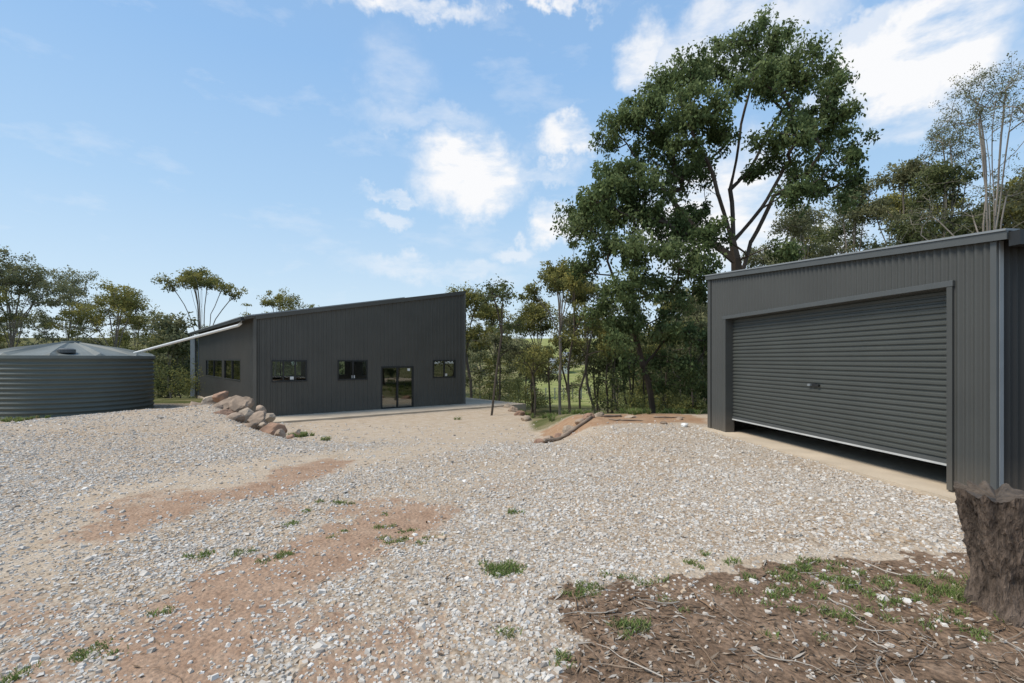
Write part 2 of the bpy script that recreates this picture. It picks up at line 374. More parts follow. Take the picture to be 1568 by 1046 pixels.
# ---------- grass tufts
def grass(name,patches,rng):
    bx=[];by=[];hh=[]
    for (cx,cy,rx,ry,n,h) in patches:
        m=max(3,n//40);tx=cx+rng.normal(0,rx*.55,m);ty=cy+rng.normal(0,ry*.55,m)
        k=rng.integers(0,m,n);bx.append(tx[k]+rng.normal(0,.028,n));by.append(ty[k]+rng.normal(0,.028,n));hh.append(h*(.35+.8*rng.random(n)))
    x=np.concatenate(bx);y=np.concatenate(by);h=np.concatenate(hh);n=len(x)
    z=H(x,y)-.005;a=rng.random(n)*6.283;w=.0018+.0015*rng.random(n)+.0006*y
    wv=np.stack([np.cos(a),np.sin(a),0*a],-1)*w[:,None]
    b=rng.random(n)*6.283;lean=np.stack([np.cos(b),np.sin(b),0*b],-1)*(h*(.2+.9*rng.random(n)))[:,None]
    c=np.stack([x,y,z],-1);up=np.stack([0*h,0*h,h],-1)
    mid=c+lean*.35+up*.6;tip=c+lean+up*.95
    V=np.stack([c-wv,c+wv,mid+wv*.7,mid-wv*.7,tip+wv*.1,tip-wv*.1],1).reshape(-1,3)
    q=np.array([[0,1,2,3],[3,2,4,5]]);Q=(q[None]+6*np.arange(n)[:,None,None]).reshape(-1,4)
    pc=np.array([[.17,.24,.07],[.22,.28,.095],[.29,.29,.14],[.14,.19,.06],[.36,.31,.19]])
    mesh_np(name,V,Q,M_grass,np.repeat(pc[rng.choice(5,n,p=[.3,.28,.17,.15,.1])],6,0))
pt=[]
for px,py,rpx,n,h in [(772,872,24,1100,.045),(885,900,30,400,.04),(1225,882,75,1100,.045),(1400,905,75,900,.045),(1500,920,70,1400,.06),(1540,900,50,600,.06),(640,828,40,260,.03),(620,815,50,250,.03),(550,795,60,250,.03),(308,855,14,140,.045),(430,852,30,220,.035),(390,845,30,150,.035),(130,1000,30,300,.03),(975,962,22,400,.045),(1280,940,20,200,.045),(778,968,9,120,.035),(490,772,30,150,.04),(785,785,10,80,.05),(240,938,14,80,.035),(850,1000,18,120,.04),(960,880,40,200,.035),(1090,860,60,220,.035),(1320,890,70,400,.045),(1190,950,60,160,.035),(440,803,12,80,.045),(520,770,8,60,.05),(1180,900,60,350,.045),(20,1035,25,120,.04),(1020,905,60,160,.03),(1450,960,50,260,.04)]:
    cx,cy=G(px,py);pt.append((cx,cy,rpx/F*cy,rpx/F*cy*.9,n,h))
for px,py,z,rpx,n in [(460,662,-.45,26,900),(25,638,-.35,40,900),(500,668,-.3,10,120),(700,640,-.6,8,40)]:
    cx,cy=G(px,py,z);pt.append((cx,cy,rpx/F*cy,rpx/F*cy*.8,n,.13))
for i in range(90):
    yy=15.2+RNG.random()*12;xx=.8+RNG.random()*8;pt.append((xx,yy,.6,.6,160,.2))
grass('grass',pt,RNG)
# ---------- rocks
def rock(name,c,s,seed,parent,rz=0,color=None):
    rng=np.random.default_rng(seed)
    import bmesh
    bm=bmesh.new();bmesh.ops.create_icosphere(bm,subdivisions=3,radius=1)
    pl=[(rng.normal(size=3)) for _ in range(11)];pl=[p/np.linalg.norm(p) for p in pl];dd_=[.5+.35*rng.random() for _ in pl]
    for v in bm.verts:
        co=np.array(v.co)
        for p,d0 in zip(pl,dd_):
            t=co@p
            if t>d0: co=co-p*(t-d0)*.93
        co*=1+.035*rng.normal()
        co=co*np.array(s);ca,sa=math.cos(rz),math.sin(rz)
        v.co=(c[0]+co[0]*ca-co[1]*sa,c[1]+co[0]*sa+co[1]*ca,c[2]+co[2])
    me=bpy.data.meshes.new(name);bm.to_mesh(me);bm.free();me.materials.append(color or M_rock)
    ob=bpy.data.objects.new(name,me);scn.collection.objects.link(ob);
    if parent: ob.parent=parent
M_rock2=simple('rock_pale',(.36,.285,.21),.9,.35,3,bump=.8,bscale=8)
M_rock3=simple('rock_red',(.29,.175,.115),.9,.35,3,bump=.8,bscale=8)
rp=empty('rock_pile')
rl=[(300,622,17.2,.42,.24),(324,616,16.9,.5,.30),(340,606,16.6,.34,.28),(354,620,16.3,.56,.38),(370,618,15.9,.50,.40),(380,636,15.3,.40,.30),(345,634,15.5,.5,.25),(394,640,14.8,.42,.30),(362,642,15.0,.34,.24),(403,652,14.2,.26,.2),(420,656,13.7,.40,.26),(430,664,13.2,.2,.16),(385,652,14.0,.24,.16),(412,638,14.8,.2,.16),(312,632,16.4,.3,.2),(330,627,16.0,.34,.24),(398,628,15.6,.24,.2),(372,652,14.4,.15,.1),(445,668,13.0,.12,.08),(350,648,14.8,.15,.1),(335,645,15.1,.12,.08),(455,660,13.4,.14,.1)]
for i,(px,py,yy,s,sz_) in enumerate(rl):
    xx=(px-CX)/F*yy;zz=CZ-(py-HY)/F*yy-sz_*.15
    rock('rock_%d'%i,(xx,yy,zz),(s,s*.8,sz_),50+i,rp,i*1.3,[M_rock,M_rock2,M_rock3,M_rock][i%4])
rq=empty('rock_border')
for i,(px,py,z,s,sz_) in enumerate([(778,622,-.6,.25,.15),(786,628,-.6,.3,.2),(795,634,-.6,.3,.2),(807,640,-.55,.28,.17),(838,658,-.1,.28,.15),(856,652,-.05,.22,.12),(872,646,-.0,.3,.14),(890,643,.03,.2,.12),(900,640,.05,.28,.15),(916,637,.05,.2,.14),(1015,652,0,.12,.06),(826,663,-.12,.18,.09),(965,640,.06,.2,.07),(1040,645,.03,.13,.06)]):
    xx,yy=G(px,py,z);rock('rock_%d'%i,(xx,yy,float(H(xx,yy))+sz_*.2),(s,s*.8,sz_),150+i,rq,i*2.1,[M_rock2,M_rock,M_rock3][i%3])
xx,yy=G(1048,653,0.05);
rock('pale_rock',(xx,yy,float(H(xx,yy))+.04),(.11,.08,.06),333,None,0,M_white)
def log(p0,p1,r,seed):
    rs=np.random.default_rng(seed);V=[];Qs=[];C=[];n=12;S=9
    p0=np.array(p0);p1=np.array(p1);d=(p1-p0)/np.linalg.norm(p1-p0);sd_=np.array([-d[1],d[0]])
    for i in range(n):
        t=i/(n-1);p=p0+(p1-p0)*t+sd_*(rs.normal(0,.025)+.08*math.sin(t*5+seed));z=float(H(p[0],p[1]))+r*.8
        for k in range(S):
            a=k*2*math.pi/S;rr=r*(1-.5*t)*(1+.15*rs.normal())*(0.15 if i in(0,n-1) else 1)
            V.append((p[0]+sd_[0]*math.cos(a)*rr,p[1]+sd_[1]*math.cos(a)*rr,z+math.sin(a)*rr));q=.7+.5*rs.random();C.append((.27*q,.21*q,.16*q))
        if i:
            b=(i-1)*S
            for k in range(S):Qs.append((b+k,b+(k+1)%S,b+S+(k+1)%S,b+S+k))
    mesh_np('fallen_log',V,Qs,M_litter,np.array(C),smooth=True)
for i,(a,b,r) in enumerate([((834,663,-.1),(862,650,0),.06),((862,652,0),(905,641,.05),.065),((925,641,.03),(955,634,.08),.04),((930,644,.04),(985,648,.02),.025),((1000,640,.06),(1050,643,.05),.03)]):
    log(G(*a),G(*b),r,i)
# ---------- house
H0=(-10.1,19.3);H1=(-2.45,25.2);H3=(-19.8,31.0);H2=(H1[0]+H3[0]-H0[0],H1[1]+H3[1]-H0[1])
FZ=-.64;ZL=3.32;ZR=5.09
house=empty('steel_house')
fo=[]
for a,b in[(415,470),(517,563),(663,697)]: fo.append((s_at(a,H0,H1),s_at(b,H0,H1),.78,1.65))
dr=(s_at(583,H0,H1),s_at(633,H0,H1),FZ+.04,1.36)
wall('front_wall',H0,H1,FZ,ZL,ZR,fo+[dr],M_house,house,.2,.035)
for i,o in enumerate(fo): window('window_front_%d'%i,H0,H1,*o,house,nm=1 if i!=0 else 2)
window('glass_door',H0,H1,*dr,house,nm=1,fr=.07)
lo=[(s_at(316,H3,H0),s_at(341,H3,H0),.72,1.68),(s_at(344,H3,H0),s_at(369,H3,H0),.72,1.68)]
lo=[(min(a,b),max(a,b),c,d) for a,b,c,d in lo]
wall('left_wall',H3,H0,FZ,ZL,ZL,lo,M_house,house,.2,.035)
for i,o in enumerate(lo): window('window_left_%d'%i,H3,H0,*o,house,nm=1)
ro=[(1.0,3.6,.5,1.9),(5,8,-.4,1.9),(10,13,.5,1.9)]
wall('right_wall',H1,H2,FZ,ZR,ZR,ro,M_house,house,.2,.022)
for i,o in enumerate(ro): window('window_right_%d'%i,H1,H2,*o,house)
bo=[(.4,3.2,.5,2.1),(3.5,6.3,.5,2.1),(6.6,9.3,.5,2.1)]
wall('back_wall',H2,H3,FZ,ZR,ZL,bo,M_house,house,.2,.022)
for i,o in enumerate(bo): window('window_back_%d'%i,H2,H3,*o,house)
for i,(px,py) in enumerate([(447,579),(541,577),(683,574),(626,566)]):
    s=s_at(px,H0,H1);q=along(H0,H1,s);zz=CZ-(py-HY)/F*q[1]
    beam('glass_sticker',along(H0,H1,s-.07),along(H0,H1,s+.07),zz-.06,zz+.06,zz-.06,zz+.06,-.010,-.006,M_white,house)
h0=np.array(H0);h1=np.array(H1);h3=np.array(H3);h2=np.array(H2)
df=(h1-h0)/np.linalg.norm(h1-h0);dl=(h3-h0)/np.linalg.norm(h3-h0);sl=(ZR-ZL)/np.linalg.norm(h1-h0)
def rc(p,a,b,z): q=p+df*a+dl*b;return (q[0],q[1],z+sl*a)
ov=.4
c4=[rc(h0,-ov,-.06,ZL+.01),rc(h1,.06,-.06,ZR+.01),rc(h2,.06,.06,ZR+.01),rc(h3,-ov,.06,ZL+.01)]
pyobj('roof',c4+[(a,b,c+.09) for a,b,c in c4],BF,M_house,house)
e0=h0-df*ov;e3=h3-df*ov
beam('barge_flashing',h0-df*.02,h1+df*.02,ZL-.06,ZL+.12,ZR-.06,ZR+.12,.063,.085,M_house,house)
beam('barge_cap',h0-df*(ov-.05),h0+df*6.3,ZL+.103-sl*(ov-.05),ZL+.15-sl*(ov-.05),ZL+.103+sl*6.3,ZL+.15+sl*6.3,.0,.10,M_lt,house)
beam('gutter',e3,e0,ZL-.12,ZL+.02,ZL-.12,ZL+.02,-.02,.12,M_dark,house)
beam('gutter_lip',e3,e0,ZL-.0,ZL+.035,ZL-.0,ZL+.035,.121,.135,M_lt,house)
for nm_,p in(('corner_trim_a',h0),('corner_trim_b',h1),('corner_trim_c',h3)):
    q=p
    vs=[(q[0]-.06,q[1]-.06,FZ),(q[0]+.06,q[1]-.06,FZ),(q[0]+.06,q[1]+.06,FZ),(q[0]-.06,q[1]+.06,FZ)]
    zt={'corner_trim_a':ZL-.02,'corner_trim_b':ZR-.02,'corner_trim_c':ZL-.14}[nm_]
    pyobj(nm_,vs+[(a,b,zt) for a,b,_ in vs],BF,M_house if nm_!='corner_trim_c' else M_lt,house)
pw=h3-df*.3
vs=[(pw[0]-.14,pw[1]-.1,FZ),(pw[0]+.14,pw[1]-.1,FZ),(pw[0]+.14,pw[1]+.1,FZ),(pw[0]-.14,pw[1]+.1,FZ)]
pyobj('downpipe',vs+[(a,b,ZL-.13) for a,b,_ in vs],BF,M_lt,house)
def slabpt(p,a,b,z): q=p+df*a+dl*b;return (q[0],q[1],z)
s4=[slabpt(h0,-.1,-2.0,FZ-.3),slabpt(h1,2.4,-2.0,FZ-.3),slabpt(h2,2.4,.1,FZ-.3),slabpt(h3,-.1,.1,FZ-.3)]
pyobj('floor_slab',s4+[(a,b,FZ+.05) for a,b,_ in s4],BF,M_conc,house)
def tube(name,pts,r,m,parent=None,n=10):
    V=[];Qs=[];pts=[np.array(p,float) for p in pts]
    for i,p in enumerate(pts):
        t=pts[min(i+1,len(pts)-1)]-pts[max(i-1,0)];t/=np.linalg.norm(t)
        u=np.cross(t,[0,0,1]) if abs(t[2])<.95 else np.cross(t,[1,0,0]);u/=np.linalg.norm(u);v=np.cross(t,u)
        for k in range(n):
            a=k*2*math.pi/n;V.append(p+(u*math.cos(a)+v*math.sin(a))*r)
        if i:
            b=(i-1)*n
            for k in range(n): Qs.append((b+k,b+(k+1)%n,b+n+(k+1)%n,b+n+k))
    return mesh_np(name,V,Qs,m,parent=parent,smooth=True)
tp=e0-df*.07+dl*.1
TC=(-18.9,21.0);TR=2.86
tube('rain_pipe',[(tp[0],tp[1],ZL-.1),(tp[0]-.03,tp[1],ZL-.22),(tp[0]-.15,tp[1]+.05,ZL-.3),(-16.6,21.6,1.98),(-16.8,21.5,1.85)],.055,M_white)
# ---------- tank
tank=empty('water_tank')
prof=[];z0=-.6;z1=1.78
nr=13*8
for i in range(nr+1):
    t=i/nr;ph=(t*13)%1.0
    prof.append((TR-.03+.06*(.5-.5*math.cos(2*math.pi*ph)),z0+(z1-z0)*t))
SG=96
V=[];Qs=[]
for i,(r_,z_) in enumerate(prof):
    for k in range(SG):
        a=2*math.pi*k/SG;V.append((TC[0]+r_*math.cos(a),TC[1]+r_*math.sin(a),z_))
    if i:
        b=(i-1)*SG
        for k in range(SG):Qs.append((b+k,b+(k+1)%SG,b+SG+(k+1)%SG,b+SG+k))
mesh_np('tank_wall',V,Qs,M_tank,parent=tank,smooth=True)
V=[];Qs=[];NF=12;S2_=NF*8
rr=[(TR+.07,1.72),(TR+.07,1.84),(TR-.05,1.87),(TR*.6,2.12),(.35,2.40),(.33,2.46),(.02,2.48)]
for i,(r_,z_) in enumerate(rr):
    for k in range(S2_):
        a=2*math.pi*k/S2_;f=(k%8)/8.0
        zz=z_
        if 2<=i<=4: zz+= (.07 if k%8==0 else (-.06*math.sin(math.pi*f)))*(1 if i<4 else .3)
        V.append((TC[0]+r_*math.cos(a),TC[1]+r_*math.sin(a),zz))
    if i:
        b=(i-1)*S2_
        for k in range(S2_):Qs.append((b+k,b+(k+1)%S2_,b+S2_+(k+1)%S2_,b+S2_+k))
mesh_np('tank_roof',V,Qs,M_tankroof,parent=tank)
hx=TC[0]+.66*TR*.75;hy=TC[1]-TR*.62
vs=[]
for zz,rr_ in((1.95,.28),(2.08,.28),(2.12,.2)):
    for k in range(16):vs.append((hx+rr_*math.cos(k*math.pi/8),hy+rr_*math.sin(k*math.pi/8),zz))
fs=[(i*16+k,i*16+(k+1)%16,i*16+16+(k+1)%16,i*16+16+k) for i in range(2) for k in range(16)]+[tuple(range(32,48))]
pyobj('inlet_strainer',vs,fs,M_trim,tank)
# ---------- garage
A=np.array((4.76,11.8));B=np.array((5.53,5.6));dg=(B-A)/np.linalg.norm(B-A);ng=np.array([dg[1],-dg[0]]);LG=np.linalg.norm(B-A)
C=B-ng*6.5;Dg=A-ng*6.5
gar=empty('garage_shed')
ZA=3.63;ZB=3.06;GF=.05
sd0=s_at(1113,A,B);sd1=s_at(1453,A,B);DT=2.6
sinp=[(k/8,.5-.5*math.cos(2*math.pi*k/8)) for k in range(8)]
wall('front_wall',A,B,GF,ZA,ZB,[(sd0,sd1,GF,DT)],M_gar,gar,.1,.028,sinp)
wall('side_wall',B,C,.08,ZB,ZB,[],M_garshade,gar,.1,.028,sinp)
wall('back_wall',C,Dg,GF,ZB,ZA,[],M_gar,gar,.19,.018)
wall('far_wall',Dg,A,GF,ZA,ZA,[],M_gar,gar,.19,.018)
ps0=sd0-.03;ps1=sd1+.03;V=[];Qs=[];zb=.35;zt=2.68;pit=.078;N=int((zt-zb)/pit)
k=0
pr8=[(0,0),(.3,0),(.4,.9),(.55,1.0),(.85,1.0),(.93,.3)]
for i in range(N+1):
    for f,o_ in pr8:
        zz=zb+.05+(i+f)*pit
        for s in(ps0,ps1):
            p=along(A,B,s)+ng*(-.16+.018*o_);V.append((p[0],p[1],zz))
        if k: Qs.append((2*k-2,2*k-1,2*k+1,2*k))
        k+=1
mesh_np('roller_door',V,Qs,M_door,parent=gar)
beam('door_bottom_rail',along(A,B,ps0),along(A,B,ps1),zb+.01,zb+.06,zb+.01,zb+.06,-.17,-.13,M_trim,gar)
beam('door_seal',along(A,B,ps0),along(A,B,ps1),zb-.02,zb+.008,zb-.02,zb+.008,-.165,-.125,M_rubber,gar)
sh=s_at(1236,A,B);q=along(A,B,sh);zh=CZ-(590-HY)/F*q[1]
beam('door_lock',along(A,B,sh-.05),along(A,B,sh+.05),zh-.03,zh+.03,zh-.03,zh+.03,-.145,-.12,M_dark,gar,.004)
beam('door_handle',along(A,B,sh-.13),along(A,B,sh-.07),zh-.02,zh+.02,zh-.02,zh+.02,-.145,-.1,M_lt,gar,.004)
beam('door_handle_b',along(A,B,sh+.07),along(A,B,sh+.13),zh-.02,zh+.02,zh-.02,zh+.02,-.145,-.1,M_dark,gar,.004)
beam('jamb_left',along(A,B,sd0-.12),along(A,B,sd0),GF,DT+.0,GF,DT+.0,-.18,.037,M_gar,gar,.004)
beam('jamb_right',along(A,B,sd1),along(A,B,sd1+.07),GF+.02,DT+.0,GF+.02,DT+.0,-.18,.037,M_gar,gar,.004)
beam('door_head',along(A,B,sd0-.14),along(A,B,sd1+.08),DT+.001,DT+.075,DT+.001,DT+.075,-.18,.042,M_trim,gar,.004)
beam('corner_a',A-dg*.03,A+dg*.1,GF,ZA-.03,GF,ZA-.04,-.02,.036,M_gar,gar)
beam('corner_b',B-dg*.03,B+dg*.036,.07,ZB-.02,.07,ZB-.02,-.02,.036,M_trim,gar)
dc=-ng
slg=(ZB-ZA)/LG
beam('corner_b_leg',B+dc*.0,B+dc*.05,.07,ZB-.02,.07,ZB-.02,.028,.044,M_lt,gar)
def gp(p,a,b,z): q_=p+dg*a+dc*b;return (q_[0],q_[1],z+slg*a)
r4=[gp(A,-.05,-.05,ZA+.0),gp(B,.16,-.05,ZB+.0),gp(C,.16,.05,ZB),gp(Dg,-.05,.05,ZA)]
r4=[(a,b,c+.004) for a,b,c in r4]
pyobj('roof',[r4[0],r4[3],r4[2],r4[1]]+[(a,b,c+.05) for a,b,c in [r4[0],r4[3],r4[2],r4[1]]],[f[::-1] for f in BF],M_gar,gar)
beam('barge_flashing',A-dg*.06,B+dg*.17,ZA-.02,ZA+.075,ZB-.03,ZB+.065,.052,.075,M_trim,gar)
beam('barge_cap',A-dg*.06,B+dg*.17,ZA+.076,ZA+.10,ZB+.066,ZB+.09,-.1,.09,M_lt,gar)
beam('gutter',B+dg*.171-dc*.05,C+dg*.171,ZB-.11,ZB+.05,ZB-.11,ZB+.05,.0,.11,M_dark,gar)
gs=[gp(A,-.1,-.28,0),gp(B,.0,-.28,0),gp(C,.0,.05,0),gp(Dg,-.1,.05,0)]
gs=[(a,b,-.25) for a,b,_ in gs]
pyobj('floor_slab',gs+[(a,b,GF) for a,b,_ in gs],BF,M_conc,gar)
# ---------- trees
def build_tree(name,trunks,targets,rng,r0=.009,pw=.52,seg=.45,leaf=None,bark=(.1,.08,.065),ret=False,tw=0.12):
    Pn=[];par=[]
    def add(p,pa): Pn.append(np.array(p,float));par.append(pa);return len(Pn)-1
    def path(a,b,pa,wob):
        a=np.array(a);b=np.array(b);d=np.linalg.norm(b-a);n=max(1,int(d/seg));ctrl=(a+b)/2+rng.normal(0,wob*d,3)
        cur=pa
        for i in range(1,n+1):
            t=i/n;q=(1-t)**2*a+2*t*(1-t)*ctrl+t*t*b
            if i<n:q=q+rng.normal(0,wob*.25*seg,3)
            cur=add(q,cur)
        return cur
    for ti,tr in enumerate(trunks):
        if ti==0: cur=add(tr[0],-1)
        else:
            arr=np.array(Pn);cur=int(np.argmin(np.linalg.norm(arr-np.array(tr[0]),axis=1)))
        for q in tr[1:]: cur=path(Pn[cur],q,cur,.05)
    root=np.array(trunks[0][-1]);tips=[]
    T_=np.array(targets);o=np.argsort(np.linalg.norm(T_-root,axis=1));z_lo=trunks[0][0][2]+(trunks[0][-1][2]-trunks[0][0][2])*.5
    for ti in o:
        t=T_[ti];arr=np.array(Pn);d=arr-t;ds=np.linalg.norm(d,axis=1)
        cost=ds+.9*np.maximum(0,d[:,2]+.15*ds)+ (arr[:,2]<z_lo)*1.5
        c=int(np.argmin(cost));tips.append(path(Pn[c],t,c,tw))
    N=len(Pn);cnt=np.zeros(N)
    for t in tips:cnt[t]+=1
    for i in range(N-1,0,-1):
        if par[i]>=0: cnt[par[i]]+=max(cnt[i],0 if cnt[i] else .5)
    cnt=np.maximum(cnt,.6);rad=r0*cnt**pw
    Pa=np.array(Pn);ch=np.arange(1,N);ch=ch[np.array(par)[1:]>=0];pa=np.array(par)[ch]
    a=Pa[pa];b=Pa[ch];ra=np.minimum(rad[pa],rad[ch]*1.35);rb=rad[ch];t=b-a;ln=np.linalg.norm(t,axis=1,keepdims=True)+1e-9;t=t/ln
    b=b+t*rb[:,None]*.5
    ref=np.where(np.abs(t[:,2:3])>.9,np.array([[1,0,0]]),np.array([[0,0,1]]));u=np.cross(t,ref);u/=np.linalg.norm(u,axis=1,keepdims=True)+1e-9;v=np.cross(t,u)
    S=5;an=np.arange(S)*2*math.pi/S
    ring=u[:,None]*np.cos(an)[None,:,None]+v[:,None]*np.sin(an)[None,:,None]
    Va=a[:,None]+ring*ra[:,None,None];Vb=b[:,None]+ring*rb[:,None,None]
    V=np.concatenate([Va,Vb],1).reshape(-1,3);E=len(a)
    k=np.arange(S);q=np.stack([k,(k+1)%S,S+(k+1)%S,S+k],-1);Qb=(q[None]+2*S*np.arange(E)[:,None,None]).reshape(-1,4)
    cb=np.repeat(np.array(bark)[None]*(.8+.4*rng.random((E,1))),2*S,0)
    mi=np.zeros(len(Qb),int)
    if leaf:
        nl,rcl,ls,pal_,flat,droop=leaf
        n=len(T_)*nl;cen=np.repeat(T_,nl,0);off=rng.normal(0,1,(n,3));off/=np.linalg.norm(off,axis=1,keepdims=True)+1e-9
        off*=(rng.random((n,1))**.5)*rcl*(.6+.7*np.repeat(rng.random((len(T_),1)),nl,0))
        off[:,2]*=flat
        off=off*(1+.5*np.repeat(rng.normal(0,.5,(len(T_),3)),nl,0))
        c=cen+off
        dr_=rng.normal(0,1,(n,3));dr_[:,2]-=droop;dr_/=np.linalg.norm(dr_,axis=1,keepdims=True)
        w=np.cross(dr_,rng.normal(0,1,(n,3)));w/=np.linalg.norm(w,axis=1,keepdims=True)+1e-9
        l=ls*(.6+.8*rng.random((n,1)));wl=l*.2*(1+.5*rng.random((n,1)))
        LV=np.stack([c,c+dr_*l*.45+w*wl,c+dr_*l,c+dr_*l*.45-w*wl],1).reshape(-1,3)
        LQ=np.arange(4*n).reshape(-1,4)+len(V)
        pal_=np.array(pal_);tc_=rng.random(len(T_))
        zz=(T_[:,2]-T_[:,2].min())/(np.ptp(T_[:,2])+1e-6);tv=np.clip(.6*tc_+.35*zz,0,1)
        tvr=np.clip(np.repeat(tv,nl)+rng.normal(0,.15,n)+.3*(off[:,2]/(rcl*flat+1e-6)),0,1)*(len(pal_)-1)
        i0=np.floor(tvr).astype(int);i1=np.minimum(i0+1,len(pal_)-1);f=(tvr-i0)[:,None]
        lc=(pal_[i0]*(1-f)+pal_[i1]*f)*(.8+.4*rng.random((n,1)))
        V=np.concatenate([V,LV]);Qb=np.concatenate([Qb,LQ]);cb=np.concatenate([cb,np.repeat(lc,4,0)]);mi=np.concatenate([mi,np.ones(len(LQ),int)])
    if ret: return V,Qb,cb,mi
    return mesh_np(name,V,Qb,[M_bark,M_leaf],cb,mi)
def blob_targets(bl,rng,Y0,dy,per,sp=1.0,fl=.8):
    out=[]
    for (px,py,r) in bl:
        yy=Y0+rng.uniform(-dy,dy);c=np.array(P(px,py,yy));R_=r/F*yy*sp
        n=max(3,int(per*(r/50.0)**2))
        for i in range(n):
            d=rng.normal(size=3);d/=np.linalg.norm(d);d*=R_*rng.uniform(.3,1.1);d[2]*=fl
            out.append(c+d)
    return out
rng=np.random.default_rng(21)
green=[(.06,.083,.035),(.11,.15,.06),(.17,.215,.09),(.24,.285,.135)]
bl=[(1170,82,54),(1115,94,48),(1225,104,46),(1278,120,26),(1050,117,40),(1010,134,35),(1075,162,42),(1250,172,48),(1290,218,34),(1205,215,46),(965,182,38),(932,208,26),(1010,218,46),(1245,270,44),(1300,275,22),(960,268,46),(915,290,34),(1040,275,42),(884,322,24),(1150,120,32),(1100,205,36),(1165,255,26),(1285,160,24),(930,330,44),(1000,335,44),(1195,385,24),(1308,238,16),(1185,135,30),(1215,300,26),(1060,330,34),(1290,306,14),(985,165,30),(975,300,34),(1030,350,34),(1020,180,30),(1085,360,30),(1060,235,34)]
bx=(1128-CX)/F*18
tr=[[(bx+.2,18,-1.2),P(1135,480,18),P(1128,400,18),P(1122,370,18)],
 [P(1122,370,18),P(1100,300,17.6),P(1065,215,17.2),P(1040,140,17)],
 [P(1122,370,18),P(1118,290,18.4),P(1135,190,18.6),P(1160,100,18.4)],
 [P(1122,380,18),P(1165,320,17.8),P(1205,250,17.6),P(1250,180,17.4)],
 [P(1128,400,18),P(1075,360,18.6),P(1010,280,19),P(960,220,19)],
 [P(1118,300,18.4),P(1170,210,19.5),P(1220,120,20)],
 [P(1135,440,18),P(1150,370,18.8),P(1185,300,19.2),P(1225,250,19.5)],
 [P(1100,300,17.6),P(1060,280,16.6),P(990,240,16.2)]]
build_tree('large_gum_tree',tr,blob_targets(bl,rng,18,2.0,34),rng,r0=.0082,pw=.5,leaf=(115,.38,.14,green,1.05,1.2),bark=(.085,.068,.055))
bl2=[(890,350,32),(935,375,40),(990,385,42),(1050,400,40),(905,410,26),(950,435,40),(1010,445,42),(1070,450,28),(925,480,30),(975,500,34),(1035,500,34),(1075,520,24),(945,530,20),(1000,545,22),(1050,560,24),(890,330,26),(1078,590,20),(1075,405,26),(960,560,16),(1020,590,16)]
t2=[[(*P(1000,0,16.6)[:2],-.5),P(985,560,16.6),P(965,480,16.6),P(960,440,16.6)],[P(965,480,16.6),P(930,400,16.3),P(905,350,16)],[P(960,440,16.6),P(1000,390,16.8),P(1030,360,17)],[P(985,560,16.6),P(1030,500,16.9),P(1060,450,17)]]
green2=[tuple(np.array(c)*.88) for c in green]
build_tree('leafy_gum_tree',t2,blob_targets(bl2,rng,16.5,1.3,30),rng,r0=.0072,pw=.5,leaf=(110,.34,.125,green2,1.05,1.2),bark=(.075,.06,.048))
olive=[(.095,.105,.042),(.165,.17,.062),(.25,.24,.08),(.345,.305,.095)]
grey=[(.10,.11,.065),(.155,.168,.092),(.215,.222,.118),(.28,.27,.145)]
dark=[(.06,.073,.037),(.095,.117,.053),(.14,.162,.072),(.19,.21,.09)]
def euc(rng,h,spread,nt=90,nl=90,ls=.14,pal_=olive,rcl=.5,fork=.4,bark=(.22,.19,.16),limbs=6,r0=.008,low=0,umb=.35,br=.24,flat=.65):
    lean=rng.normal(0,.05*h,2);fk=np.array([lean[0],lean[1],h*fork])
    tr=[[(0,0,-.3),tuple(fk*.5+rng.normal(0,.1,3)),tuple(fk)]];T_=[]
    a0=rng.random()*6.28
    for i in range(limbs):
        a=a0+i*6.283/limbs*1.6+rng.normal(0,.3);q=rng.uniform(.15,1.0) if i else .1;rr_=spread*.36*q;top=h*(.93-umb*q**2*rng.uniform(.5,1.2))
        R_=spread*br*rng.uniform(.8,1.2);zc=max(top-R_*flat,h*fork*.9)
        e=np.array([fk[0]+rr_*math.cos(a),fk[1]+rr_*math.sin(a),zc]);m_=fk*.45+e*.55
        m_[:2]=fk[:2]*.6+e[:2]*.4
        tr.append([tuple(fk),tuple(m_),tuple(e)])
        for k in range(nt//limbs):
            d=rng.normal(size=3);d/=np.linalg.norm(d);d*=R_*rng.random()**.4;d[2]*=flat
            if d[2]<-.3*R_*flat: d[2]*=.5
            T_.append(e+d)
    for k in range(low):
        a=rng.random()*6.28;q=spread*.42*rng.random()**.5;T_.append(np.array([fk[0]+q*math.cos(a),fk[1]+q*math.sin(a),h*rng.uniform(.18,.7)]))
    return build_tree('x',tr,T_,rng,r0=r0,pw=.5,leaf=(nl,rcl,ls,pal_,.7,.6) if nl else None,bark=bark,ret=True,seg=.6)
def place(name,geo,x,y,s=1,rz=0,sx=1):
    V,Q_,cb,mi=geo;ob=mesh_np(name,V,Q_,[M_bark,M_leaf],cb,mi);ob.location=(x,y,float(H(x,y,False))-.1);ob.rotation_euler=(0,0,rz);ob.scale=(s*sx,s*sx,s);return ob
def tree_px(name,px,ptop,Y_,wpx,seed,**k):
    r=np.random.default_rng(seed);x=(px-CX)/F*Y_;zt=CZ-(ptop-HY)/F*Y_;zb=float(H(x,Y_,False))
    g_=euc(r,zt-zb,wpx/F*Y_,**k);return place(name,g_,x,Y_)
